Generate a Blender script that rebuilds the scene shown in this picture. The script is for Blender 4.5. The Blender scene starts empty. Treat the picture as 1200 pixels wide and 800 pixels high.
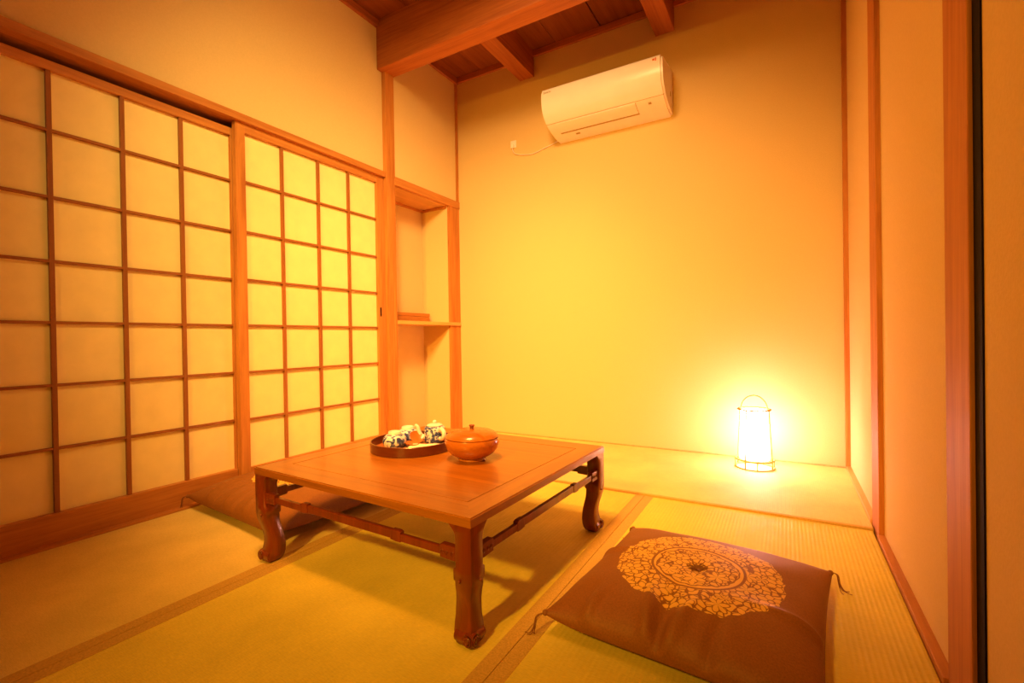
import bpy, bmesh, math, random
from mathutils import Vector, Matrix, noise
random.seed(7)
SC = bpy.context.scene
COL = SC.collection
PI = math.pi

# ------------------------------------------------------------------ materials
def _mat(name):
    m = bpy.data.materials.new(name); m.use_nodes = True
    nt = m.node_tree
    b = nt.nodes['Principled BSDF']
    return m, nt, b

def N(nt, kind, **kw):
    n = nt.nodes.new(kind)
    for k, v in kw.items():
        if k in n.inputs.keys(): n.inputs[k].default_value = v
        else: setattr(n, k, v)
    return n

def ramp(nt, fac, stops):
    r = nt.nodes.new('ShaderNodeValToRGB')
    el = r.color_ramp.elements
    while len(el) < len(stops): el.new(0.5)
    for e, (p, c) in zip(el, stops):
        e.position = p; e.color = (*c, 1)
    nt.links.new(fac, r.inputs[0])
    return r.outputs[0]

def add_bump(nt, b, height, strength, dist):
    bp = N(nt, 'ShaderNodeBump'); bp.inputs['Strength'].default_value = strength
    bp.inputs['Distance'].default_value = dist
    nt.links.new(height, bp.inputs['Height']); nt.links.new(bp.outputs[0], b.inputs['Normal'])

def plain(name, c, rough=0.6, var=0.12, scale=30, bump=0.0, coat=0.0, spec=0.5, metal=0.0):
    m, nt, b = _mat(name)
    tc = N(nt, 'ShaderNodeTexCoord')
    nz = N(nt, 'ShaderNodeTexNoise', Scale=scale, Detail=5.0)
    nt.links.new(tc.outputs['Object'], nz.inputs['Vector'])
    lo = tuple(x*(1-var) for x in c); hi = tuple(min(1, x*(1+var)) for x in c)
    nt.links.new(ramp(nt, nz.outputs[0], [(0.3, lo), (0.7, hi)]), b.inputs['Base Color'])
    b.inputs['Roughness'].default_value = rough
    b.inputs['Coat Weight'].default_value = coat
    b.inputs['Metallic'].default_value = metal
    b.inputs['Specular IOR Level'].default_value = spec
    if bump: add_bump(nt, b, nz.outputs[0], bump, 0.002)
    return m

def wood(name, dark, light, axis='Z', rough=0.45, coat=0.0, scale=1.0, spec=0.5):
    """grain that runs along AXIS of the object"""
    m, nt, b = _mat(name)
    tc = N(nt, 'ShaderNodeTexCoord'); mp = N(nt, 'ShaderNodeMapping')
    s = {'X': (1.2, 22, 22), 'Y': (22, 1.2, 22), 'Z': (22, 22, 1.2)}[axis]
    mp.inputs['Scale'].default_value = tuple(v*scale for v in s)
    nt.links.new(tc.outputs['Object'], mp.inputs[0])
    n1 = N(nt, 'ShaderNodeTexNoise', Scale=1.3, Detail=6.0, Roughness=0.62, Distortion=0.8)
    nt.links.new(mp.outputs[0], n1.inputs['Vector'])
    n2 = N(nt, 'ShaderNodeTexNoise', Scale=9.0, Detail=3.0)
    nt.links.new(mp.outputs[0], n2.inputs['Vector'])
    mx = N(nt, 'ShaderNodeMath', operation='MULTIPLY_ADD'); mx.inputs[1].default_value = 0.3
    nt.links.new(n2.outputs[0], mx.inputs[0]); nt.links.new(n1.outputs[0], mx.inputs[2])
    mid = tuple((a+c)/2 for a, c in zip(dark, light))
    nt.links.new(ramp(nt, mx.outputs[0], [(0.42, dark), (0.62, mid), (0.85, light)]), b.inputs['Base Color'])
    b.inputs['Roughness'].default_value = rough
    b.inputs['Coat Weight'].default_value = coat; b.inputs['Coat Roughness'].default_value = 0.18
    b.inputs['Specular IOR Level'].default_value = spec
    add_bump(nt, b, mx.outputs[0], 0.12, 0.002)
    return m

def tatami(name, c, ridge=0.0125):
    m, nt, b = _mat(name)
    tc = N(nt, 'ShaderNodeTexCoord'); sp = N(nt, 'ShaderNodeSeparateXYZ')
    nt.links.new(tc.outputs['Object'], sp.inputs[0])
    a = N(nt, 'ShaderNodeMath', operation='MULTIPLY'); a.inputs[1].default_value = 2*PI/ridge
    nt.links.new(sp.outputs[0], a.inputs[0])
    s = N(nt, 'ShaderNodeMath', operation='SINE'); nt.links.new(a.outputs[0], s.inputs[0])
    rows = N(nt, 'ShaderNodeMath', operation='MULTIPLY_ADD'); rows.inputs[1].default_value = .5; rows.inputs[2].default_value = .5
    nt.links.new(s.outputs[0], rows.inputs[0])
    mp = N(nt, 'ShaderNodeMapping'); mp.inputs['Scale'].default_value = (70, 480, 70)
    nt.links.new(tc.outputs['Object'], mp.inputs[0])
    nz = N(nt, 'ShaderNodeTexNoise', Scale=1.0, Detail=4.0); nt.links.new(mp.outputs[0], nz.inputs['Vector'])
    n2 = N(nt, 'ShaderNodeTexNoise', Scale=5.0, Detail=3.0); nt.links.new(tc.outputs['Object'], n2.inputs['Vector'])
    ad = N(nt, 'ShaderNodeMath', operation='ADD'); nt.links.new(nz.outputs[0], ad.inputs[0]); nt.links.new(n2.outputs[0], ad.inputs[1])
    lo = tuple(x*.80 for x in c); hi = tuple(min(1, x*1.12) for x in c)
    col = ramp(nt, ad.outputs[0], [(0.35, lo), (0.75, hi)])
    # ramp only takes 0..1: halve the sum
    ad2 = N(nt, 'ShaderNodeMath', operation='MULTIPLY'); ad2.inputs[1].default_value = .5
    nt.links.new(ad.outputs[0], ad2.inputs[0]); nt.links.new(ad2.outputs[0], col.node.inputs[0])
    nt.links.new(col, b.inputs['Base Color'])
    b.inputs['Roughness'].default_value = 0.62; b.inputs['Specular IOR Level'].default_value = .25
    h = N(nt, 'ShaderNodeMath', operation='MULTIPLY_ADD'); h.inputs[1].default_value = .35
    nt.links.new(nz.outputs[0], h.inputs[0]); nt.links.new(rows.outputs[0], h.inputs[2])
    add_bump(nt, b, h.outputs[0], 0.42, 0.0018)
    return m

def zabuton(name, base, gold, R):
    """brown satin with a woven round medallion of flowers in the middle of the top"""
    m, nt, b = _mat(name); L = nt.links
    tc = N(nt, 'ShaderNodeTexCoord')
    fl = N(nt, 'ShaderNodeVectorMath', operation='MULTIPLY'); fl.inputs[1].default_value = (1, 1, 0)
    L.new(tc.outputs['Object'], fl.inputs[0])
    dn = N(nt, 'ShaderNodeTexNoise', Scale=26.0, Detail=2.0); L.new(fl.outputs[0], dn.inputs['Vector'])
    dv = N(nt, 'ShaderNodeVectorMath', operation='MULTIPLY_ADD')
    dv.inputs[1].default_value = (.010,)*3; L.new(dn.outputs['Color'], dv.inputs[0]); L.new(fl.outputs[0], dv.inputs[2])
    ln = N(nt, 'ShaderNodeVectorMath', operation='LENGTH'); L.new(fl.outputs[0], ln.inputs[0])
    r = ln.outputs['Value']
    vo = N(nt, 'ShaderNodeTexVoronoi', Scale=56.0, feature='DISTANCE_TO_EDGE'); L.new(dv.outputs[0], vo.inputs['Vector'])
    vf = N(nt, 'ShaderNodeTexVoronoi', Scale=17.0, Randomness=.7); L.new(dv.outputs[0], vf.inputs['Vector'])
    def M(op, a, bb=None, c=None):
        n = N(nt, 'ShaderNodeMath', operation=op)
        for i, v in enumerate((a, bb, c)):
            if v is None: continue
            if isinstance(v, (int, float)): n.inputs[i].default_value = v
            else: L.new(v, n.inputs[i])
        return n.outputs[0]
    df = N(nt, 'ShaderNodeVectorMath', operation='SUBTRACT'); L.new(dv.outputs[0], df.inputs[0]); L.new(vf.outputs['Position'], df.inputs[1])
    ds = N(nt, 'ShaderNodeSeparateXYZ'); L.new(df.outputs[0], ds.inputs[0])
    cs = N(nt, 'ShaderNodeSeparateColor'); L.new(vf.outputs['Color'], cs.inputs[0])
    ang = M('ARCTAN2', ds.outputs[1], ds.outputs[0])
    wave = M('COSINE', M('MULTIPLY_ADD', cs.outputs[0], 6.0, M('MULTIPLY', ang, 6.0)))
    D = vf.outputs['Distance']
    pr = M('MULTIPLY_ADD', wave, .09, .44)
    flower = M('LESS_THAN', D, pr)
    slit = M('MULTIPLY', M('LESS_THAN', wave, -.90), M('GREATER_THAN', D, .17))
    heart = M('LESS_THAN', M('ABSOLUTE', M('SUBTRACT', D, .13)), .028)
    fl_g = M('MULTIPLY', flower, M('MULTIPLY', M('SUBTRACT', 1.0, slit), M('SUBTRACT', 1.0, heart)))
    leaf = M('MULTIPLY', M('GREATER_THAN', D, M('ADD', pr, .05)), M('GREATER_THAN', vo.outputs['Distance'], .085))
    petal = M('MAXIMUM', fl_g, leaf); core = 1.0
    wob = M('MULTIPLY_ADD', dn.outputs[0], .03, -.015)
    rr = M('ADD', r, wob)
    inside = M('LESS_THAN', rr, R)
    ring = M('MAXIMUM', M('LESS_THAN', M('ABSOLUTE', M('SUBTRACT', r, R*.56)), .0035),
             M('LESS_THAN', M('ABSOLUTE', M('SUBTRACT', rr, R*.49)), .0025))
    rband = M('LESS_THAN', M('ABSOLUTE', M('SUBTRACT', r, R*.53)), .010)
    fig = M('MULTIPLY', petal, core)
    fig = M('MAXIMUM', fig, rband)
    fig = M('MULTIPLY', fig, M('SUBTRACT', 1.0, ring))
    fig = M('MULTIPLY', fig, inside)
    fig = M('MULTIPLY', fig, M('GREATER_THAN', rr, .017))
    sz = N(nt, 'ShaderNodeSeparateXYZ'); L.new(tc.outputs['Object'], sz.inputs[0])
    fig = M('MULTIPLY', fig, M('GREATER_THAN', sz.outputs[2], .055))
    nz = N(nt, 'ShaderNodeTexNoise', Scale=260.0, Detail=3.0); L.new(tc.outputs['Object'], nz.inputs['Vector'])
    bc = ramp(nt, nz.outputs[0], [(.3, tuple(v*.85 for v in base)), (.7, tuple(v*1.15 for v in base))])
    mix = N(nt, 'ShaderNodeMix', data_type='RGBA')
    L.new(fig, mix.inputs[0]); L.new(bc, mix.inputs[6]); mix.inputs[7].default_value = (*gold, 1)
    L.new(mix.outputs[2], b.inputs['Base Color'])
    b.inputs['Roughness'].default_value = .6; b.inputs['Specular IOR Level'].default_value = .4
    add_bump(nt, b, M('MULTIPLY_ADD', fig, .5, nz.outputs[0]), .25, .0012)
    return m

def porcelain(name, scale=42.0, thr=.5):
    """white glaze with blue painted blots"""
    m, nt, b = _mat(name); L = nt.links
    tc = N(nt, 'ShaderNodeTexCoord')
    vo = N(nt, 'ShaderNodeTexNoise', Scale=scale, Detail=3.0, Distortion=1.2)
    L.new(tc.outputs['Object'], vo.inputs['Vector'])
    L.new(ramp(nt, vo.outputs[0], [(thr-.05, (.74, .68, .86)), (thr, (.20, .23, .50)), (thr+.10, (.035, .05, .22))]), b.inputs['Base Color'])
    b.inputs['Roughness'].default_value = .2
    return m

def glow(name, c, strength, base=(.9, .85, .75)):
    m, nt, b = _mat(name)
    b.inputs['Base Color'].default_value = (*base, 1)
    b.inputs['Emission Color'].default_value = (*c, 1)
    b.inputs['Emission Strength'].default_value = strength
    b.inputs['Roughness'].default_value = .8
    return m

LAMP = (1.0, .40, .10)
PLASTER = plain('warm plaster', (.74, .555, .28), .9, .03, 160, .25, spec=.15)
PLASTER_R = PLASTER
PAPER = plain('shoji paper', (.90, .75, .37), .85, .04, 14, .05, spec=.15)
POST_Z = wood('cedar upright', (.38, .120, .024), (.60, .245, .055), 'Z', .62, spec=.3)
POST_Y = wood('cedar level', (.38, .120, .024), (.60, .245, .055), 'Y', .5)
LATT = wood('lattice cedar', (.24, .068, .012), (.37, .125, .024), 'Z', .55)
LATT_Y = wood('lattice cedar level', (.24, .068, .012), (.37, .125, .024), 'Y', .55)
BEAM_X = wood('old beam timber', (.34, .088, .018), (.54, .175, .036), 'X', .55)
BEAM_Y = wood('old rafter timber', (.29, .070, .014), (.46, .140, .028), 'Y', .55)
BOARD = wood('ceiling boards', (.19, .042, .008), (.33, .092, .017), 'Y', .6, scale=.5)
DARK = plain('near black matte', (.010, .003, .002), .8, .2, spec=.15)
SHELFW = wood('shelf board', (.55, .27, .08), (.75, .42, .14), 'Y', .45)
LACQ = {a: wood('lacquered table wood '+a, (.25, .072, .007), (.43, .150, .013), a, .34, .3) for a in 'XYZ'}
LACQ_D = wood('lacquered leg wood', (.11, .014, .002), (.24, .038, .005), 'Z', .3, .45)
GROOVE = plain('groove shadow gap', (.06, .015, .004), .8)
TATAMI = tatami('rush weave', (.84, .68, .11))
TATAMI_L = tatami('fine rush weave', (.84, .66, .24), .008)
HERI = plain('mat edging cloth', (.58, .36, .085), .8, .18, 220, .2)
HERI_L = plain('pale mat edging', (.66, .42, .10), .8, .12, 220, .2)
ZAB = zabuton('brown satin with gold medallion', (.27, .095, .018), (.80, .46, .08), .205)
CORDM = plain('brown cord', (.26, .10, .03), .8, .2, 300)
ACW = plain('ivory plastic', (.93, .86, .88), .28, .02, 10)
ACG = plain('grey plastic mark', (.36, .25, .12), .6)
ACR = plain('orange plastic mark', (.75, .16, .03), .6)
BAMB = plain('pale bamboo', (.50, .27, .04), .6, .15, 60)
TRAYM = wood('dark lacquer tray', (.075, .012, .004), (.13, .026, .007), 'X', .3, .4)
TRAYI = wood('red lacquer tray inside', (.38, .09, .018), (.50, .15, .03), 'X', .35, .3)
BOWLM = wood('turned wood bowl', (.34, .085, .010), (.56, .18, .022), 'X', .25, .45, .8)
KNOBM = wood('dark turned wood', (.16, .03, .006), (.24, .05, .01), 'Z', .35, .4)
SAUC = plain('orange lacquer', (.50, .13, .02), .35, .12, 60, coat=.3)
PORC = porcelain('blue and white porcelain', 46, .50)
PORC_T = porcelain('blue painted porcelain', 60, .47)
WHITE = plain('white glaze', (.80, .72, .74), .2, .03, 20)
CLOTHM = plain('white cotton', (.92, .84, .66), .9, .04, 300, .3)
BOXM = wood('stacked box wood', (.34, .11, .02), (.52, .20, .04), 'Y', .4, scale=2)

# ------------------------------------------------------------------ mesh helpers
def link(name, bm, mat, parent=None, smooth=False, loc=(0, 0, 0), rot=(0, 0, 0)):
    me = bpy.data.meshes.new(name)
    bmesh.ops.recalc_face_normals(bm, faces=bm.faces)
    bm.to_mesh(me); bm.free()
    o = bpy.data.objects.new(name, me)
    if isinstance(mat, (list, tuple)):
        for q in mat: me.materials.append(q)
    else: me.materials.append(mat)
    if smooth:
        for p in me.polygons: p.use_smooth = True
    o.location = loc; o.rotation_euler = rot
    COL.objects.link(o)
    if parent is not None: o.parent = parent
    return o

def auto(o, ang=40):
    """smooth shading that keeps hard edges sharper than ANG"""
    me = o.data
    for p in me.polygons: p.use_smooth = True
    bm = bmesh.new(); bm.from_mesh(me)
    for e in bm.edges:
        if len(e.link_faces) == 2 and e.calc_face_angle(0) > math.radians(ang): e.smooth = False
    bm.to_mesh(me); bm.free()
    return o

def box(bm, x0, x1, y0, y1, z0, z1, bev=0.0):
    r = bmesh.ops.create_cube(bm, size=1.0)
    vs = r['verts']
    for v in vs:
        v.co = Vector(((x0+x1)/2 + v.co.x*(x1-x0), (y0+y1)/2 + v.co.y*(y1-y0), (z0+z1)/2 + v.co.z*(z1-z0)))
    if bev:
        es = list({e for v in vs for e in v.link_edges})
        bmesh.ops.bevel(bm, geom=es, offset=bev, segments=2, affect='EDGES', profile=.6)

def boxo(name, b, mat, parent=None, bev=0.0):
    bm = bmesh.new(); box(bm, *b, bev=bev)
    return link(name, bm, mat, parent)

def lathe(bm, prof, n=48, axis_off=(0, 0), close=True, sx=1.0, sy=1.0):
    """profile [(r,z)...] spun about z"""
    rings = []
    for r, z in prof:
        if r < 1e-6:
            rings.append([bm.verts.new((axis_off[0], axis_off[1], z))])
        else:
            rings.append([bm.verts.new((axis_off[0]+sx*r*math.cos(2*PI*k/n), axis_off[1]+sy*r*math.sin(2*PI*k/n), z)) for k in range(n)])
    for a, b in zip(rings[:-1], rings[1:]):
        for k in range(n):
            q = (k+1) % n
            if len(a) == 1 and len(b) == 1: continue
            if len(a) == 1: bm.faces.new((a[0], b[k], b[q]))
            elif len(b) == 1: bm.faces.new((a[k], a[q], b[0]))
            else: bm.faces.new((a[k], a[q], b[q], b[k]))
    if close:
        for rg in (rings[0], rings[-1]):
            if len(rg) > 2: bm.faces.new(rg)

def tube(bm, pts, rad, n=8, closed=False, caps=True):
    pts = [Vector(p) for p in pts]
    m = len(pts)
    rads = rad if isinstance(rad, (list, tuple)) else [rad]*m
    up = None; rings = []
    for i, p in enumerate(pts):
        if closed: t = pts[(i+1) % m]-pts[i-1]
        else: t = pts[min(i+1, m-1)]-pts[max(i-1, 0)]
        t.normalize()
        if up is None:
            up = Vector((0, 0, 1)) if abs(t.z) < .9 else Vector((1, 0, 0))
        a = (up - t*up.dot(t)).normalized(); up = a
        b = t.cross(a)
        rings.append([bm.verts.new(p + (a*math.cos(2*PI*k/n)+b*math.sin(2*PI*k/n))*rads[i]) for k in range(n)])
    prs = list(zip(rings[:-1], rings[1:])) + ([(rings[-1], rings[0])] if closed else [])
    for A, B in prs:
        for k in range(n):
            q = (k+1) % n
            bm.faces.new((A[k], A[q], B[q], B[k]))
    if caps and not closed:
        bm.faces.new(rings[0]); bm.faces.new(rings[-1])

def prism(bm, poly, d0, d1, axis):
    """extrude a 2-D outline along AXIS from d0 to d1"""
    def P(a, b, d):
        return {'X': (d, a, b), 'Y': (a, d, b), 'Z': (a, b, d)}[axis]
    A = [bm.verts.new(P(a, b, d0)) for a, b in poly]
    B = [bm.verts.new(P(a, b, d1)) for a, b in poly]
    n = len(poly)
    bm.faces.new(A); bm.faces.new(B)
    for k in range(n):
        q = (k+1) % n
        bm.faces.new((A[k], A[q], B[q], B[k]))

def smoothpath(pts, n=8):
    P = [Vector(p) for p in pts]; out = []
    for i in range(len(P)-1):
        p0, p1, p2, p3 = P[max(i-1, 0)], P[i], P[i+1], P[min(i+2, len(P)-1)]
        for k in range(n):
            t = k/n
            out.append(.5*((2*p1)+(-p0+p2)*t+(2*p0-5*p1+4*p2-p3)*t*t+(-p0+3*p1-3*p2+p3)*t**3))
    out.append(P[-1])
    return out

def tag(o, label, cat, group=None):
    o['label'] = label; o['category'] = cat
    if group: o['group'] = group
    return o

def struct(o, label=None):
    o['kind'] = 'structure'
    if label: o['label'] = label
    return o

def empty(name, loc, rz=0.0):
    o = bpy.data.objects.new(name, None); o.empty_display_size = .1
    o.location = loc; o.rotation_euler = (0, 0, rz)
    COL.objects.link(o)
    return o

# ------------------------------------------------------------------ room
XS = -2.33            # shoji face
XR = .302             # right wall
YB = 3.125             # back wall
ZC = 2.865             # ceiling boards
YF = -.6             # where the built part of the room ends behind the camera
MATZ = 0.0            # walking surface

f = boxo('floor', (-2.75, XR+.25, YF, YB+.15, -.16, -.045), DARK); struct(f, 'dark sub-floor under the straw mats')
struct(boxo('wall_back', (-2.75, XR+.25, YB, YB+.12, -.12, ZC+.06), PLASTER), 'plain ochre plaster wall behind the lantern')
struct(boxo('wall_right', (XR, XR+.12, 1.20, YB, -.12, ZC+.06), PLASTER), 'ochre plaster wall on the right')
struct(boxo('wall_right.001', (XR-.004, XR+.12, YF, 1.108, -.12, ZC+.06), PLASTER), 'nearer stretch of ochre wall on the right, before the thick post')
# upper plaster above the rail, plaster above the niche
struct(boxo('wall_left', (-2.45, XS-.004, YF, 2.33, 1.86, ZC+.06), PLASTER), 'ochre plaster above the sliding paper doors')
struct(boxo('wall_left.001', (-2.45, XS-.004, YF, .36, -.12, 1.86), PLASTER), 'ochre plaster beyond the left end of the sliding doors')
struct(boxo('wall_left.002', (-2.72, -2.307, 2.33, YB, 1.855, ZC+.06), PLASTER), 'ochre plaster panel above the niche')
# niche: back, side and small ceiling
struct(boxo('wall_niche', (-2.68, -2.575, 2.30, YB, -.12, 1.86), PLASTER), 'plaster back of the shelf niche')
struct(boxo('wall_niche.001', (-2.575, -2.315, 2.983, YB, -.12, 1.86), PLASTER), 'plaster side of the shelf niche')
struct(boxo('wall_niche.002', (-2.575, -2.36, 2.26, 2.388, -.12, 1.86), PLASTER), 'near plaster side of the shelf niche')
struct(boxo('ceiling_niche', (-2.575, -2.32, 2.388, 2.983, 1.80, 1.86), SHELFW), 'little board ceiling of the niche')
struct(boxo('floor_niche', (-2.575, -2.302, 2.388, 2.983, -.1, .03), SHELFW), 'pale board floor of the wall niche')
bm = bmesh.new()
box(bm, -2.575, -2.560, 2.388, 2.983, 1.782, 1.80); box(bm, -2.575, -2.32, 2.968, 2.983, 1.782, 1.80)
struct(link('trim_1', bm, POST_Y), 'thin strip round the niche ceiling')

# ceiling boards with gaps
C0 = boxo('ceiling', (-2.75, XR+.25, YF, YB+.12, ZC+.03, ZC+.09), BOARD); struct(C0, 'dark board ceiling')
x = -2.36; k = 0
while x < XR:
    w = (.30, .345, .31, .335)[k % 4]; k += 1
    x1 = min(x+w, XR+.02)
    o = boxo('ceiling_board', (x+.003, x1-.003, YF, YB, ZC + (.004 if k % 2 else .0), ZC+.03), BOARD, C0, .002)
    x += w
# strip where walls meet ceiling
struct(boxo('trim_2', (XS-.01, XS+.022, YF, 2.30, 2.822, ZC), BEAM_Y, bev=.002), 'ceiling strip over the paper doors')
struct(boxo('trim_3', (-2.33, -2.285, 2.38, YB, 2.818, ZC), BEAM_Y, bev=.002), 'ceiling strip over the niche')
struct(boxo('trim_4', (-2.32, XR, YB-.022, YB, 2.822, ZC), BEAM_X, bev=.002), 'ceiling strip along the back wall')
struct(boxo('trim_5', (XR-.022, XR, YF, YB, 2.822, ZC), BEAM_Y, bev=.002), 'ceiling strip along the right wall')
# beam and rafters
struct(boxo('trim_6', (-2.335, XR, 2.275, 2.408, 2.545, ZC+.01), BEAM_X, bev=.006), 'heavy cross beam of old timber under the ceiling')
for x0 in (-2.69+.98, -.705):
    struct(boxo('trim_7', (x0, x0+.118, 2.40, YB, 2.68, ZC+.01), BEAM_Y, bev=.004), 'short square rafter between beam and back wall')
# posts
struct(boxo('trim_8', (-2.42, -2.300, 2.317, 2.395, -.1, 2.56), POST_Z, bev=.003), 'square wooden post between paper doors and niche')
struct(boxo('trim_9', (-2.42, -2.300, 2.985, YB, -.1, 1.81), POST_Z, bev=.003), 'wooden post in the back corner beside the niche')
struct(boxo('trim_10', (-2.34, -2.300, 3.094, YB, 1.81, 2.83), POST_Z, bev=.002), 'thin upright strip in the upper back corner')
struct(boxo('trim_11', (-2.36, -2.293, 2.388, YB, 1.803, 1.860), POST_Y, bev=.003), 'wooden lintel over the niche')
# head rail and sill of the sliding doors
bm = bmesh.new()
box(bm, -2.45, XS+.022, -.2, 2.317, 1.836, 1.872, .002)
struct(link('trim_12', bm, POST_Y), 'grooved wooden head rail over the sliding paper doors')
struct(boxo('trim_13', (-2.45, XS+.012, -.2, 2.30, -.06, .008), POST_Y, bev=.002), 'wooden sill under the sliding paper doors')
# right wall posts
struct(boxo('trim_14', (XR-.022, XR+.05, YB-.03, YB, 0, 2.83), POST_Z, bev=.002), 'thin upright in the back right corner')
struct(boxo('trim_15', (XR-.016, XR+.06, 2.11, 2.26, -.02, 2.83), POST_Z, bev=.002), 'slim post on the right wall at the mat edge')
struct(boxo('trim_17', (XR-.007, XR+.04, 1.108, 1.152, -.02, 2.83), DARK), 'dark strip beside the thick post at the near right')  # solid near-black strip where the post's near side would show
struct(boxo('trim_16', (XR-.014, XR+.06, 1.147, 1.295, -.02, 2.83), POST_Z, bev=.003), 'thick wooden post at the near right')
struct(boxo('baseboard_right', (XR-.022, XR+.01, 1.295, 2.11, -.02, .016), POST_Y, bev=.002), 'thin wooden strip along the foot of the right wall')
struct(boxo('baseboard_right.001', (XR-.022, XR+.01, 2.26, YB, -.02, .022), SHELFW, bev=.002), 'pale wooden strip along the wall beside the lantern')
struct(boxo('baseboard_right.002', (XR-.034, XR+.01, YF, 1.108, -.02, .016), POST_Y, bev=.002), 'wooden strip at the foot of the nearest wall')
struct(boxo('baseboard_back', (-2.30, XR-.02, YB-.012, YB, -.02, .012), SHELFW, bev=.002), 'thin pale strip along the foot of the back wall')

# ------------------------------------------------------------------ sliding paper doors
ZROW = [.112, .352, .590, .826, 1.056, 1.296, 1.547]
def shoji(name, xf, y0, y1, inner, ys, ztop, zpap, rail_bot, label, pull=None):
    """frame face at x = xf; y0..y1 outside; inner = (ya, yb) inside the stiles; ys = bars"""
    T = .030
    r = struct(empty(name, (xf, (y0+y1)/2, 0)), label)
    def part(nm, b, mat, bev=.0015):
        b = (b[0]-xf, b[1]-xf, b[2]-(y0+y1)/2, b[3]-(y0+y1)/2, b[4], b[5])
        return boxo(nm, b, mat, r, bev)
    part('stile', (xf-T, xf, y0, inner[0], .006, ztop), POST_Z)
    part('stile', (xf-T, xf, inner[1], y1, .006, ztop), POST_Z)
    part('rail', (xf-T, xf-.001, inner[0], inner[1], zpap, ztop), POST_Y)
    part('rail', (xf-T, xf+rail_bot, inner[0], inner[1], .006, ZROW[0]), POST_Y)
    part('paper', (xf-T+.004, xf-.019, inner[0]-.005, inner[1]+.005, ZROW[0]-.01, zpap+.01), PAPER, 0)
    for y in ys:
        part('muntin', (xf-.020, xf-.004, y-.0075, y+.0075, ZROW[0], zpap), LATT, .001)
    for z in ZROW[1:]:
        part('muntin', (xf-.020, xf-.0055, inner[0], inner[1], z-.0055, z+.0055), LATT_Y, .001)
    if pull:
        part('pull', (xf-.002, xf+.0015, pull[0]-.006, pull[0]+.006, pull[1]-.03, pull[1]+.03), DARK, .001)
    return r
shoji('door_1', XS, 1.326, 2.316, (1.374, 2.252), (1.578, 1.806, 2.024), 1.838, 1.79, .0,
      'right hand sliding paper door with four columns of panes', pull=(2.272, .93))
shoji('door_2', XS-.036, .375, 1.346, (.40, 1.322), (.658, .884, 1.104), 1.806, 1.770, .012,
      'left hand sliding paper door set behind the other', None)

# ------------------------------------------------------------------ mats
def mat_(x0, x1, y0, y1, label, bands, mats, along='Y', dz=0.0):
    r = empty('tatami_mat', ((x0+x1)/2, (y0+y1)/2, -.045))
    tag(r, label, 'tatami mat', 'tatami mats')
    hx, hy = (x1-x0)/2, (y1-y0)/2
    boxo('rush_cover', (-hx+.0004, hx-.0004, -hy+.001, hy-.001, 0, .045+dz), mats[0], r, .0015)
    w = .040
    for b in bands:
        if b == 'L': boxo('cloth_border', (-hx+.0005, -hx+w, -hy+.001, hy-.001, .0, .0462+dz), mats[1], r, .0012)
        if b == 'R': boxo('cloth_border', (hx-w, hx-.0005, -hy+.001, hy-.001, .0, .0462+dz), mats[1], r, .0012)
        if b == 'F': boxo('cloth_border', (-hx+.001, hx-.001, -hy+.0005, -hy+.016, .0, .0462+dz), mats[1], r, .0012)
    return r
YM0, YM1 = .27, 2.185
mat_(XS+.014, -1.475, YM0, YM1, 'straw mat along the foot of the paper doors, under the far cushion', 'R', (TATAMI_L, HERI))
mat_(-1.4745, -.5695, YM0, YM1, 'straw mat under the low table, brown cloth band on each side', 'LR', (TATAMI, HERI))
mat_(-.569, XR-.024, YM0, YM1, 'ribbed straw mat along the right wall, under the near cushion', 'L', (TATAMI, HERI))
mat_(-2.29, XR-.02, YM1+.004, YB-.013, 'smooth pale mat laid crosswise at the back under the lantern', 'F', (TATAMI_L, HERI_L), dz=.006)
mat_(XS+.014, XR-.036, YF, YM0-.003, 'straw mat in the foreground beneath the camera', '', (TATAMI, HERI))

# ------------------------------------------------------------------ low table
rz = math.radians(-2.1)
ex = Vector((math.cos(rz), math.sin(rz))); ey = Vector((-ex.y, ex.x))
TW, TD, TH = .913, .846, .3185
tc_ = Vector((-.638, .892)) - ex*TW/2 + ey*TD/2
table = empty('low_table', (tc_.x, tc_.y, .0015), rz)
tag(table, 'low red-brown lacquered wooden table with scroll feet in the middle of the mats', 'table')
hx, hy = TW/2, TD/2; FR = .076; FD = .088; ST = .023
# mitred frame, inset panel
for i in range(4):
    o4 = [(-hx, -hy), (hx, -hy), (hx, hy), (-hx, hy)]
    i4 = [(-hx+FR, -hy+FD), (hx-FR, -hy+FD), (hx-FR, hy-FD), (-hx+FR, hy-FD)]
    j = (i+1) % 4
    bm = bmesh.new(); prism(bm, [o4[i], o4[j], i4[j], i4[i]], TH-ST, TH, 'Z')
    bmesh.ops.recalc_face_normals(bm, faces=bm.faces)
    bmesh.ops.bevel(bm, geom=[e for e in bm.edges if abs(e.verts[0].co.z-TH) < 1e-5 and abs(e.verts[1].co.z-TH) < 1e-5
                              and any(abs(abs(e.verts[0].co[a])-h) < 1e-5 and abs(abs(e.verts[1].co[a])-h) < 1e-5 for a, h in ((0, hx), (1, hy)))],
                    offset=.0035, segments=3, affect='EDGES')
    auto(link('top_frame', bm, LACQ['X' if i % 2 == 0 else 'Y'], table), 30)
boxo('top_panel', (-hx+FR+.003, hx-FR-.003, -hy+FD+.003, hy-FD-.003, TH-ST+.004, TH-.0004), LACQ['X'], table)
boxo('panel_backing', (-hx+FR-.01, hx-FR+.01, -hy+FD-.01, hy-FD+.01, TH-ST-.002, TH-ST+.005), GROOVE, table)
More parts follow.
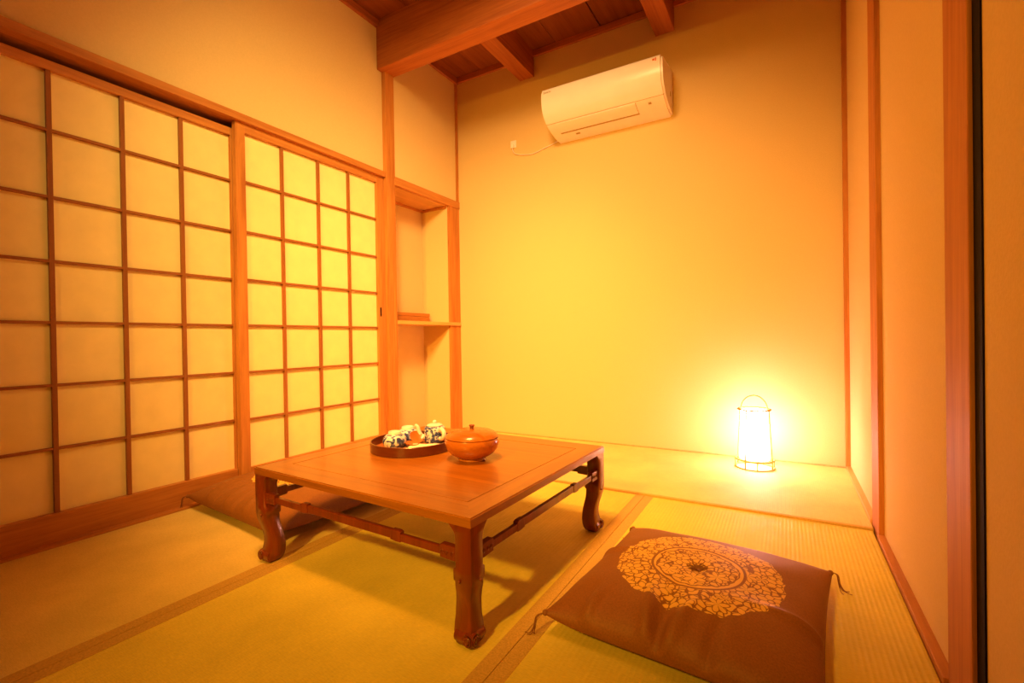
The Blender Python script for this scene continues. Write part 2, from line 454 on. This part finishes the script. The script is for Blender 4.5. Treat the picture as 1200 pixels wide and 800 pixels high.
# legs
LEG = [(.2955, .0005, .070), (.286, .0005, .060), (.274, .0005, .0535), (.260, .0005, .051), (.192, .0005, .051), (.187, .0005, .0580),
       (.163, .0008, .0580), (.159, .002, .0545), (.146, .0035, .0550), (.128, .008, .0565), (.106, .0140, .0610), (.086, .0170, .0650),
       (.065, .0175, .0670), (.048, .0150, .0680), (.030, .0110, .0670), (.015, .0090, .0640), (.005, .0105, .0590), (.0, .0150, .0540)]
def leg_bm(sx, sy):
    bm = bmesh.new(); rings = []
    for z, o, i in LEG:
        c = .004 if z < .28 else .002
        q = [(o+c*.4, o+c*.4)] if False else None
        pts = [(o, o+.002), (o+.002, o), (i-c, o), (i, o+c), (i, i-c), (i-c, i), (o+c, i), (o, i-c)]
        rings.append([bm.verts.new((sx*(hx-a), sy*(hy-b), z)) for a, b in pts])
    for A, B in zip(rings[:-1], rings[1:]):
        for k in range(8):
            q = (k+1) % 8
            bm.faces.new((A[k], A[q], B[q], B[k]))
    bm.faces.new(rings[0]); bm.faces.new(rings[-1])
    return bm
def scroll_bm(sx, sy, axis):
    """rolled volute on the outer face of a foot"""
    bm = bmesh.new()
    n = 20; r = .0150; zc = .0225; o = .0190
    a0, a1 = .0035, .060
    def P(u, w, d):     # u outward across, w up, d along
        if axis == 'Y': return (sx*(hx-o-u), sy*(hy-d), zc+w)
        return (sx*(hx-d), sy*(hy-o-u), zc+w)
    A = [bm.verts.new(P(r*math.cos(2*PI*k/n), r*math.sin(2*PI*k/n), a0)) for k in range(n)]
    B = [bm.verts.new(P(r*math.cos(2*PI*k/n), r*math.sin(2*PI*k/n), a1)) for k in range(n)]
    A2 = [bm.verts.new(P(.55*r*math.cos(2*PI*k/n), .55*r*math.sin(2*PI*k/n), a0+.003)) for k in range(n)]
    A3 = [bm.verts.new(P(.32*r*math.cos(2*PI*k/n), .32*r*math.sin(2*PI*k/n), a0-.001)) for k in range(n)]
    bm.faces.new(B); bm.faces.new(A3)
    for X, Y in ((A, B), (A, A2), (A2, A3)):
        for k in range(n):
            q = (k+1) % n
            bm.faces.new((X[k], X[q], Y[q], Y[k]))
    return bm
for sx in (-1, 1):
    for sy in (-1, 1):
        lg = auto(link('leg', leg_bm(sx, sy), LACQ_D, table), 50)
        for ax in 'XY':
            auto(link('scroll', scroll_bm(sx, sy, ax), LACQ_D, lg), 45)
            bm = bmesh.new(); pts = []
            for k in range(22):                       # carved spiral on the end of the scroll
                a = k/21*2*2*PI; r_ = .0022+.0105*k/21
                u, w_ = r_*math.cos(a), r_*math.sin(a)
                pts.append((sx*(hx-.019-u), sy*(hy-.0034), .0225+w_) if ax == 'Y' else (sx*(hx-.0034), sy*(hy-.019-u), .0225+w_))
            tube(bm, pts, .0021, 6)
            link('scroll_carving', bm, LACQ_D, lg, True)
        for (a, b) in ((-.0005, .036), (.036, -.0005)):
            bm = bmesh.new()
            bmesh.ops.create_uvsphere(bm, u_segments=10, v_segments=6, radius=.0042,
                                      matrix=Matrix.Translation((sx*(hx-a), sy*(hy-b), .1615)))
            link('carved_bead', bm, LACQ_D, lg, True)
def stretcher(along, s):
    L0 = (hx if along == 'X' else hy)-.050
    c = s*((hy if along == 'X' else hx)-.016)
    bm = bmesh.new()
    def seg(poly, t):
        prism(bm, poly, c-t/2, c+t/2, 'Y' if along == 'X' else 'X')
    e = .052; m = L0*.50
    for q in (-1, 1):
        seg([(q*(L0+.003), 0.2020), (q*(L0-e), 0.2040), (q*(L0-e), 0.2365), (q*(L0+.003), 0.2365)], .019)
        seg([(q*(L0-e), 0.2090), (q*(m-.004), 0.2090), (q*(m-.004), 0.2285), (q*(L0-e), 0.2285)], .013)
        seg([(q*(m-.004), 0.2070), (q*(m+.014), 0.2070), (q*(m+.014), 0.2335), (q*(m+.006), 0.2365), (q*(m-.020), 0.2365), (q*(m-.024), 0.2095)], .016)
    seg([(-m+.022, 0.2110), (m-.022, 0.2110), (m-.022, 0.2345), (-m+.022, 0.2345)], .013)
    o = link('stretcher', bm, LACQ_D, table)
    bv = o.modifiers.new('bev', 'BEVEL'); bv.width = .0014; bv.segments = 2
    # raised carving on the end blocks
    for q in (-1, 1):
        bm = bmesh.new()
        for d in (.012, .030, .043):
            pts = []
            for k in range(14):
                a = k/13*1.75*2*PI; r = .0014+.0052*k/13
                u, w = q*(L0-d)+r*math.cos(a), 0.2200+r*math.sin(a)
                off = c+s*.0098
                pts.append((u, off, w) if along == 'X' else (off, u, w))
            tube(bm, pts, .0011, 5)
        link('carving', bm, LACQ_D, o, True)
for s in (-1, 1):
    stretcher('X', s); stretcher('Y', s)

# ------------------------------------------------------------------ things on the table
# round tray
TRC = Vector((-1.256, 1.380)); TZ = TH+.0016
tray = empty('serving_tray', (TRC.x, TRC.y, TZ))
tag(tray, 'round dark red lacquered tray holding the tea things on the table', 'tray')
RT = .160
bm = bmesh.new(); lathe(bm, [(0, .0), (RT-.006, .0), (RT-.004, .006), (0, .006)], 72)
auto(link('base', bm, TRAYI, tray), 35)
bm = bmesh.new(); lathe(bm, [(RT-.007, .001), (RT, .001), (RT+.001, .0345), (RT-.0005, .0362), (RT-.004, .0362), (RT-.0055, .0345), (RT-.007, .005), (RT-.007, .001)], 72, close=False)
auto(link('rim', bm, TRAYM, tray), 35)

# lidded wooden sweets bowl
BC = Vector((-.948, 1.342))
bowl = empty('lidded_bowl', (BC.x, BC.y, TZ))
tag(bowl, 'round turned wooden lidded bowl standing right of the tray', 'bowl')
bm = bmesh.new(); lathe(bm, [(0, .0), (.046, .0), (.048, .003), (.046, .010), (.056, .013), (.075, .025), (.0885, .041), (.0945, .059), (.0945, .070), (.092, .0775), (.0885, .0775), (.0885, .073), (0, .073)], 72)
auto(link('body', bm, BOWLM, bowl), 40)
bm = bmesh.new(); lathe(bm, [(0, .0785), (.0910, .0785), (.0925, .0808), (.0895, .0868), (.081, .0945), (.067, .1005), (.046, .1045), (.020, .106), (0, .1062)], 72)
lid = auto(link('lid', bm, BOWLM, bowl), 40)
bm = bmesh.new(); lathe(bm, [(0, .1050), (.0085, .1055), (.0062, .110), (.0085, .1155), (.0105, .1185), (.009, .121), (.0045, .1213), (.0035, .120), (0, .120)], 28)
auto(link('knob', bm, KNOBM, lid), 50)

TB = TZ+.006          # inner floor of the tray
def saucer(x, y, label, tz=TB, tilt=(0, 0, 0)):
    bm = bmesh.new(); lathe(bm, [(0, 0), (.014, 0), (.016, .0024), (.0225, .005), (.0272, .008), (.0282, .009), (.0272, .0098), (.0225, .0072), (.0145, .0046), (0, .0042)], 40)
    o = auto(link('saucer', bm, SAUC, None, loc=(x, y, tz)), 50); o.rotation_euler = tilt
    return tag(o, label, 'saucer', 'saucers on the tray')
def cup(x, y, z, label, rz=0):
    """tea cup standing upside down: rim below, foot ring on top"""
    t = empty('tea_cup', (x, y, z), rz); tag(t, label, 'cup', 'upturned tea cups')
    bm = bmesh.new()
    lathe(bm, [(.0375, 0), (.0405, .004), (.0445, .014), (.0455, .026), (.042, .038), (.034, .0465), (.0235, .0505), (.0225, .0505), (.022, .048), (.0, .047), (0, .043), (.032, .041), (.041, .026), (.0365, .002), (.0375, 0)], 44, close=False)
    auto(link('body', bm, PORC, t), 60)
    bm = bmesh.new(); lathe(bm, [(.0255, .0475), (.0245, .0585), (.0225, .0605), (.0195, .0595), (.0185, .053), (0, .052), (0, .049), (.0255, .0475)], 36, close=False)
    auto(link('foot_ring', bm, WHITE, t), 45)
    return t
c1 = Vector((-1.314, 1.342)); c2 = Vector((-1.338, 1.441))
saucer(-1.254, 1.371, 'orange lacquer saucer lying beside the nearer upturned cup', TB+.0066, (0, math.radians(9), .5))
saucer(-1.2765, 1.419, 'orange lacquer saucer tilted against the farther upturned cup', TB+.0230, (0, math.radians(50), -.3))
cup(c1.x, c1.y, TB+.0002, 'nearer upturned blue and white cup at the left of the tray', .4)
cup(c2.x, c2.y, TB+.0006, 'farther upturned blue and white cup, half hidden behind the other', 2.1)

# teapot
PX = Vector((-1.227, 1.478))
pot = empty('teapot', (PX.x, PX.y, TB+.0002), .35)
tag(pot, 'small blue and white porcelain teapot at the right of the tray', 'teapot')
bm = bmesh.new(); lathe(bm, [(0, 0), (.037, 0), (.040, .003), (.0415, .012), (.042, .052), (.0405, .060), (.035, .0645), (.030, .0655), (0, .0655)], 44)
auto(link('body', bm, PORC_T, pot), 40)
bm = bmesh.new(); lathe(bm, [(0, .066), (.031, .066), (.032, .069), (.028, .0725), (.016, .0755), (0, .0765)], 36)
pl = auto(link('lid', bm, WHITE, pot), 40)
bm = bmesh.new(); bmesh.ops.create_uvsphere(bm, u_segments=16, v_segments=10, radius=.0085, matrix=Matrix.Translation((0, 0, .081)))
link('knob', bm, WHITE, pl, True)
bm = bmesh.new()
tube(bm, smoothpath([(-.036, -.006, .018), (-.054, -.012, .026), (-.062, -.015, .045), (-.066, -.017, .062), (-.076, -.020, .072)], 6),
     [.0125-.0065*i/24 for i in range(25)], 14)
link('spout', bm, WHITE, pot, True)
bm = bmesh.new()
tube(bm, smoothpath([(.030, -.026, .052), (.042, -.040, .060), (.054, -.050, .052), (.056, -.052, .036), (.046, -.042, .024), (.031, -.027, .020)], 7), .0085, 12)
link('handle', bm, WHITE, pot, True)

# folded white cloth in front of the teapot
bm = bmesh.new()
for k, (dx, dy, a) in enumerate(((0, 0, 0), (.004, .003, .06), (.0, .006, -.03))):
    w, d = .070-.003*k, .036-.002*k
    z0 = .0002+.0032*k
    vs = []
    n = 10
    for i in range(n+1):
        for j in range(6):
            u, v = -1+2*i/n, -1+2*j/5
            X, Y = dx+u*w/1, dy+v*d
            X, Y = X*math.cos(a)-Y*math.sin(a), X*math.sin(a)+Y*math.cos(a)
            vs.append(bm.verts.new((X*.9, Y, z0+.0032+.0012*math.sin(5*u+k)*math.cos(3*v))))
    top = vs
    low = [bm.verts.new((v.co.x, v.co.y, z0)) for v in top]
    for i in range(n):
        for j in range(5):
            q = [i*6+j, (i+1)*6+j, (i+1)*6+j+1, i*6+j+1]
            bm.faces.new([top[z] for z in q]); bm.faces.new([low[z] for z in reversed(q)])
    rim = [i*6 for i in range(n+1)]+[n*6+j for j in range(1, 6)]+[i*6+5 for i in range(n-1, -1, -1)]+[j for j in range(4, 0, -1)]
    for a_, b_ in zip(rim, rim[1:]+rim[:1]):
        bm.faces.new((top[a_], top[b_], low[b_], low[a_]))
cl = link('folded_cloth', bm, CLOTHM, None, True, loc=(-1.190, 1.372, TB+.0002), rot=(0, 0, .5))
tag(cl, 'folded white cloth lying in the tray in front of the teapot', 'cloth')

# ------------------------------------------------------------------ cushions
def cushion(name, cx, cy, rz, ax, ay, label, seed, tall=.122, cor=.056, mid=.038):
    root = empty(name, (cx, cy, .0), rz)
    tag(root, label, 'cushion', 'floor cushions')
    n = 84
    bm = bmesh.new(); top = {}; bot = {}
    for i in range(n+1):
        for j in range(n+1):
            u, v = -1+2*i/n, -1+2*j/n
            # crowd the samples toward the seams
            u = math.sin(u*PI/2)*.55+u*.45; v = math.sin(v*PI/2)*.55+v*.45
            x = ax*u*(1-.038*(1-abs(v)**2.5)); y = ay*v*(1-.038*(1-abs(u)**2.5))
            cr = (abs(u)*abs(v))**5
            ze = mid+(cor-mid)*cr
            fu, fv = max(0, 1-abs(u)**3.3), max(0, 1-abs(v)**3.3)
            ff = (fu*fv)**.42
            p = Vector((x*9+seed, y*9, seed))
            w = noise.noise(p)*.005
            # pull folds that run in from the seams
            fold = 0
            for k, (px_, py_, ang, amp, ln) in enumerate(FOLDS[seed]):
                dx, dy = x-px_*ax, y-py_*ay
                al = dx*math.cos(ang)+dy*math.sin(ang); ac = -dx*math.sin(ang)+dy*math.cos(ang)
                fold += 2.3*amp*math.exp(-(ac/.013)**2)*math.exp(-(al/ln)**2)
            tz = ze+(tall-ze)*ff + w*ff**.4 + fold*min(1, ff*3)
            r = math.hypot(x, y)
            tz -= .009*math.exp(-(r/.022)**2)
            bz = max(.0015, ze*(1-min(1, 1.15*ff**1.6)))
            edge = i in (0, n) or j in (0, n)
            top[i, j] = bm.verts.new((x, y, tz))
            bot[i, j] = top[i, j] if edge else bm.verts.new((x, y, bz))
    for i in range(n):
        for j in range(n):
            bm.faces.new((top[i, j], top[i+1, j], top[i+1, j+1], top[i, j+1]))
            q = (bot[i, j], bot[i, j+1], bot[i+1, j+1], bot[i+1, j])
            if len(set(q)) == 4: 
                try: bm.faces.new(q)
                except ValueError: pass
    link('cover', bm, ZAB, root, True)
    for sx in (-1, 1):
        for sy in (-1, 1):
            bm = bmesh.new()
            C = Vector((sx*(ax-.001), sy*(ay-.001), cor))
            rnd = random.Random(seed*10+sx+3*sy)
            for k in range(4):
                d = Vector((sx*(.010+.006*rnd.random()), sy*(.008+.008*rnd.random()), 0))
                e = Vector((.030*(rnd.random()-.2)*sx, .022*(rnd.random()-.7)*sy, 0))
                tube(bm, smoothpath([C, C+d*.9+Vector((0, 0, -.008)), Vector((C.x, C.y, .022))+d*1.25, Vector((C.x, C.y, .004))+d*1.3+e*.5, Vector((C.x, C.y, .0025))+d*1.3+e*1.2], 5), .0011, 5)
            bmesh.ops.create_uvsphere(bm, u_segments=10, v_segments=8, radius=.0075, matrix=Matrix.Translation(C-Vector((sx*.004, sy*.004, 0))))
            link('tassel', bm, CORDM, root, True)
    bm = bmesh.new(); rnd = random.Random(seed)
    zt = tall-.008
    for k in range(16):
        a = rnd.random()*2*PI; l = .014+.018*rnd.random()
        d = Vector((math.cos(a)*l, math.sin(a)*l, 0))
        tube(bm, smoothpath([(0, 0, zt-.004), Vector((0, 0, zt+.006))+d*.4, Vector((0, 0, zt+.004+.004*rnd.random()))+d], 4), .0013, 5)
    link('centre_tuft', bm, CORDM, root, True)
    return root
FOLDS = {3: [(-.62, -.86, 1.5, .007, .06), (-.18, -.80, 1.75, .009, .10), (-.07, -.78, 1.6, -.008, .10), (.05, -.82, 1.35, .008, .09), (.3, -.85, 1.5, -.006, .08),
             (-.85, .1, .1, .005, .06), (.85, -.3, 0, .006, .07)],
         5: [(-.5, -.8, 1.3, .006, .09), (-.3, -.75, 1.2, -.006, .09), (-.1, -.8, 1.35, .007, .1), (.1, -.8, 1.5, -.006, .1), (.3, -.8, 1.6, .006, .09), (-.8, 0, .2, .005, .07)]}
cushion('floor_cushion', -.208, 1.326, math.radians(-4.6), .296, .312, 'brown cushion with large gold flower medallion, in front on the right hand mat', 3)
cushion('floor_cushion', -1.930, 1.380, math.radians(-4.5), .362, .340, 'brown cushion half under the table, beside the paper doors', 5, tall=.140, cor=.058, mid=.044)

# ------------------------------------------------------------------ lantern
LC = Vector((-.150, 2.905)); LZ = .0075
lan = empty('standing_lantern', (LC.x, LC.y, LZ))
tag(lan, 'lit white paper lantern in a thin bamboo frame near the back wall', 'lantern')
SHADE = glow('lit paper shade', (1.0, .55, .60), 19.0)
bm = bmesh.new(); lathe(bm, [(.074, .052), (.0665, .318)], 48, close=False)
bmesh.ops.solidify(bm, geom=bm.faces[:], thickness=.0012)
link('shade', bm, SHADE, lan, True)
def ring(nm, r, z, t):
    bm = bmesh.new(); tube(bm, [(r*math.cos(2*PI*k/48), r*math.sin(2*PI*k/48), z) for k in range(48)], t, 8, closed=True)
    return link(nm, bm, BAMB, lan, True)
ring('top_ring', .080, .322, .0045); ring('middle_ring', .0955, .048, .0045); ring('foot_ring', .0955, .0046, .0046)
ca = math.atan2(-LC.y, -LC.x)     # direction toward the viewer's side of the room
for k in range(4):
    a = ca+math.radians(-28)+k*PI/2
    bm = bmesh.new(); tube(bm, [(.0955*math.cos(a), .0955*math.sin(a), .004), (.0955*math.cos(a), .0955*math.sin(a), .048), (.079*math.cos(a), .079*math.sin(a), .322)], .0036, 6)
    link('upright', bm, BAMB, lan, True)
for k in range(4):
    a = ca+math.radians(8)+k*PI/2
    bm = bmesh.new(); tube(bm, [(.0955*math.cos(a), .0955*math.sin(a), .004), (.0955*math.cos(a), .0955*math.sin(a), .048)], .0036, 6)
    link('foot_strut', bm, BAMB, lan, True)
hd = Vector((math.cos(ca+PI/2), math.sin(ca+PI/2), 0))
bm = bmesh.new(); tube(bm, [hd*(.064*math.cos(PI*k/20)) + Vector((0, 0, .322+.075*math.sin(PI*k/20))) for k in range(21)], .0038, 8)
link('handle', bm, BAMB, lan, True)
bm = bmesh.new(); tube(bm, [hd*-.080+Vector((0, 0, .322)), hd*.080+Vector((0, 0, .322))], .0026, 6)
link('cross_bar', bm, BAMB, lan, True)

# ------------------------------------------------------------------ air conditioner
AX0, AX1 = -1.397, -.603
ac = empty('air_conditioner', ((AX0+AX1)/2, YB, 2.14))
tag(ac, 'white wall mounted air conditioner high on the back wall', 'air conditioner')
hw = (AX1-AX0)/2
prof = [(0, .0), (-.06, .004), (-.150, .022), (-.205, .042), (-.240, .066), (-.270, .098), (-.288, .140), (-.2945, .180), (-.2945, .225), (-.290, .248), (-.280, .2555), (-.150, .278), (-.06, .292), (0, .295)]
pp = [Vector((a, b, 0)) for a, b in prof]
sm = [(v.x, v.y) for v in smoothpath([(a, b, 0) for a, b in prof[:10]], 4)] + prof[10:]
bm = bmesh.new(); prism(bm, sm, -hw, hw, 'X')
bmesh.ops.recalc_face_normals(bm, faces=bm.faces)
bmesh.ops.bevel(bm, geom=[e for e in bm.edges if abs(e.verts[0].co.x-e.verts[1].co.x) < 1e-6 and abs(abs(e.verts[0].co.x)-hw) < 1e-6
                          and not (abs(e.verts[0].co.y) < 1e-6 and abs(e.verts[1].co.y) < 1e-6)], offset=.012, segments=4, affect='EDGES')
auto(link('casing', bm, ACW, ac), 32)
def onprof(s):
    """point on the front curve by parameter (y, z) and outward normal"""
    i = min(int(s), len(prof)-2); t = s-i
    a, b = Vector(prof[i]), Vector(prof[i+1])
    p = a.lerp(b, t); d = (b-a).normalized(); nrm = Vector((-d.y, d.x))
    if nrm.x > 0 and nrm.y > 0: nrm = -nrm
    return p, nrm
def strip(x0, x1, s0, s1, th, mat, nm, parent, lift=.0006):
    """a thin plate that follows the curve of the casing"""
    bm = bmesh.new(); A = []; n = 12
    for k in range(n+1):
        i = s0+(s1-s0)*k/n
        idx = min(int(i), len(prof)-2)
        P4 = [Vector((*prof[max(0, min(len(prof)-1, idx+q))], 0)) for q in (-1, 0, 1, 2)]
        t = i-idx
        def cr(t):
            p0, p1, p2, p3 = P4
            return .5*((2*p1)+(-p0+p2)*t+(2*p0-5*p1+4*p2-p3)*t*t+(-p0+3*p1-3*p2+p3)*t**3)
        p = cr(t); d = (cr(t+.02)-cr(t-.02)).normalized(); nr = Vector((-d.y, d.x))
        nr = -nr if (nr.x > 0 or nr.y > .9) else nr
        a, b = p.to_2d()+nr.xy*-.002, p.to_2d()+nr.xy*(lift+th)
        A.append([bm.verts.new((xx, q.x, q.y)) for xx in (x0, x1) for q in (a, b)])
    for a, b in zip(A[:-1], A[1:]):
        for i, j in ((0, 1), (1, 3), (3, 2), (2, 0)):
            bm.faces.new((a[i], a[j], b[j], b[i]))
    bm.faces.new((A[0][0], A[0][1], A[0][3], A[0][2])); bm.faces.new((A[-1][0], A[-1][1], A[-1][3], A[-1][2]))
    return auto(link(nm, bm, mat, parent), 40)
strip(-hw+.006, hw-.006, 3.30, 3.36, .0004, ACG, 'panel_seam', ac, .0002)
fl = strip(-hw+.075, hw-.185, 1.75, 3.15, .0024, ACW, 'louvre', ac)
strip(-hw+.070, hw-.180, 1.58, 1.70, .0004, ACG, 'louvre_gap', ac, .0002)
for (x0, x1, s0, s1) in ((-hw+.075, -hw+.078, 1.65, 3.15), (hw-.184, hw-.181, 1.65, 3.15)):
    strip(x0, x1, s0, s1, .0004, ACG, 'louvre_gap', ac, .0002)
strip(hw-.108, hw-.090, 2.45, 2.70, .0016, ACG, 'receiver_window', ac)
strip(-hw+.165, -hw+.195, 1.15, 1.32, .0010, ACG, 'status_light', ac)
strip(hw-.056, hw-.044, 7.95, 8.35, .0010, ACR, 'badge', ac)
strip(hw-.041, hw-.034, 7.85, 8.45, .0010, ACR, 'badge', ac)
# small maker's word, letters following the front near the top left corner
cu = bpy.data.curves.new('maker_mark', 'FONT'); cu.body = 'DAIKIN'; cu.size = .0165; cu.extrude = .0006
cu.align_x = 'LEFT'
tmp = bpy.data.objects.new('tmp_text', cu); COL.objects.link(tmp)
bpy.context.view_layer.update()
me = bpy.data.meshes.new_from_object(tmp.evaluated_get(bpy.context.evaluated_depsgraph_get()))
bpy.data.objects.remove(tmp)
tx = bpy.data.objects.new('maker_mark', me); me.materials.append(ACG); COL.objects.link(tx)
tx.parent = ac; tx.location = (-hw+.022, -.2955, .222); tx.rotation_euler = (PI/2, 0, 0); tx.scale = (1.0, 1, 1)
# side grip
boxo('side_grip', (hw-.002, hw+.0008, -.075, -.062, .100, .128), ACG, ac)
# power cord to the outlet
OX, OZ = -1.775, 2.205
bm = bmesh.new()
loc = lambda X, Y, Z: (X-(AX0+AX1)/2, Y-YB, Z-2.14)
tube(bm, smoothpath([loc(OX, YB-.022, OZ-.015), loc(OX+.004, YB-.020, OZ-.040), loc(OX+.030, YB-.012, OZ-.068), loc(-1.62, YB-.010, 2.112), loc(-1.50, YB-.010, 2.135), loc(-1.43, YB-.012, 2.150), loc(-1.385, YB-.03, 2.152)], 8), .0028, 8)
link('power_cord', bm, ACW, ac, True)
out = empty('wall_outlet', (OX, YB, OZ))
tag(out, 'small white wall outlet with a plug, left of the air conditioner', 'outlet')
boxo('plate', (-.024, .024, -.008, 0, -.012, .042), ACW, out, .003)
boxo('plug', (-.012, .012, -.030, -.008, -.018, .006), ACW, out, .004)

# ------------------------------------------------------------------ niche shelf and box
sh = boxo('wall_shelf', (-2.574, -2.286, 2.396, 3.108, .850, .8755), SHELFW, None, .002)
tag(sh, 'pale wooden shelf board across the wall niche', 'shelf')
# notch the shelf round the posts by leaving it proud of them: its own front lip
bx = empty('wooden_box', (-2.515, 2.70, .8757))
tag(bx, 'flat brown wooden box lying on the niche shelf', 'box')
boxo('body', (-.05, .05, -.165, .228, 0, .046), BOXM, bx, .002)
boxo('lid', (-.052, .052, -.167, .230, .047, .072), BOXM, bx, .002)

# ------------------------------------------------------------------ ceiling lamp above the table (above the picture)
CL = Vector((-.8, .5))
lamp = empty('ceiling_lamp', (CL.x, CL.y, ZC-.004))
tag(lamp, 'round paper ceiling lamp hanging over the low table', 'lamp')
DIFF = glow('lit ceiling diffuser', LAMP, 2.0)
bm = bmesh.new(); lathe(bm, [(0, -.125), (.24, -.125), (.29, -.115), (.305, -.09), (.305, -.035), (.29, -.03)], 48, close=False)
link('diffuser', bm, DIFF, lamp, True)
bm = bmesh.new(); lathe(bm, [(0, -.028), (.315, -.028), (.318, -.024), (.318, -.004), (.31, 0), (0, 0)], 48)
auto(link('mount', bm, LATT, lamp), 40)

def light(kind, name, loc, aim, energy, color, **kw):
    d = bpy.data.lights.new(name, kind); d.energy = energy; d.color = color
    for k, v in kw.items(): setattr(d, k, v)
    o = bpy.data.objects.new(name, d); COL.objects.link(o)
    o.location = loc
    o.rotation_euler = (Vector(aim)-Vector(loc)).to_track_quat('-Z', 'Y').to_euler()
    return o
# the ceiling lamp's own light, thrown down and towards the back of the room
light('SPOT', 'ceiling_light', (CL.x, CL.y, ZC-.150), (-1.4, 2.2, .6), 590, (1, .355, .05), spot_size=math.radians(72), spot_blend=1.0, shadow_soft_size=.2)
# unseen fill spots added under the ceiling to brighten back and left
light('SPOT', 'back_fill', (-.9, .9, 2.68), (-1.25, 2.6, 1.0), 200, (1, .56, .20), spot_size=math.radians(100), spot_blend=1.0, shadow_soft_size=.2)
light('SPOT', 'left_fill', (-.5, 1.0, 2.6), (-2.33, 1.95, 1.95), 48, (1, .62, .16), spot_size=math.radians(64), spot_blend=1.0, shadow_soft_size=.2)
light('SPOT', 'ceiling_fill', (-.5, .2, 2.7), (-2.0, 1.95, 1.2), 230, (1, .68, .20), spot_size=math.radians(70), spot_blend=1.0, shadow_soft_size=.15)
light('SPOT', 'room_spot', (-.72, -1.45, 1.95), (-1.15, 2.2, .75), 430, (1, .50, .04), spot_size=math.radians(66), spot_blend=1.0, shadow_soft_size=.06)  # unseen room lamp behind the camera; cone shaped to dim the edges

w = bpy.data.worlds.new('World'); SC.world = w; w.use_nodes = True
w.node_tree.nodes['Background'].inputs[0].default_value = (1, .35, .08, 1)
w.node_tree.nodes['Background'].inputs[1].default_value = .02

# ------------------------------------------------------------------ camera
F, YAW, PITCH, ROLL, H = 549.7, .5266, -.0066, .0153, .74
r = Vector((math.cos(YAW), math.sin(YAW), 0)); fw = Vector((-math.sin(YAW), math.cos(YAW), 0)); up = Vector((0, 0, 1))
fw2 = fw*math.cos(PITCH)+up*math.sin(PITCH); up2 = up*math.cos(PITCH)-fw*math.sin(PITCH)
cr_ = r*math.cos(ROLL)-up2*math.sin(ROLL); cu_ = r*math.sin(ROLL)+up2*math.cos(ROLL)
cam = bpy.data.cameras.new('Camera'); cam.sensor_width = 36; cam.lens = 36*F/1200; cam.clip_start = .02
co = bpy.data.objects.new('Camera', cam); COL.objects.link(co)
Mx = Matrix((cr_, cu_, -fw2)).transposed().to_4x4(); Mx.translation = Vector((0, 0, H))
co.matrix_world = Mx
SC.camera = co

vs = SC.view_settings
vs.view_transform = 'Standard'; vs.look = 'None'; vs.exposure = 0.17; vs.gamma = 1.0; vs.use_curve_mapping = False
SC.cycles.max_bounces = 10; SC.cycles.diffuse_bounces = 6
SC.cycles.sample_clamp_indirect = 6.0
SC.cycles.use_denoising = True
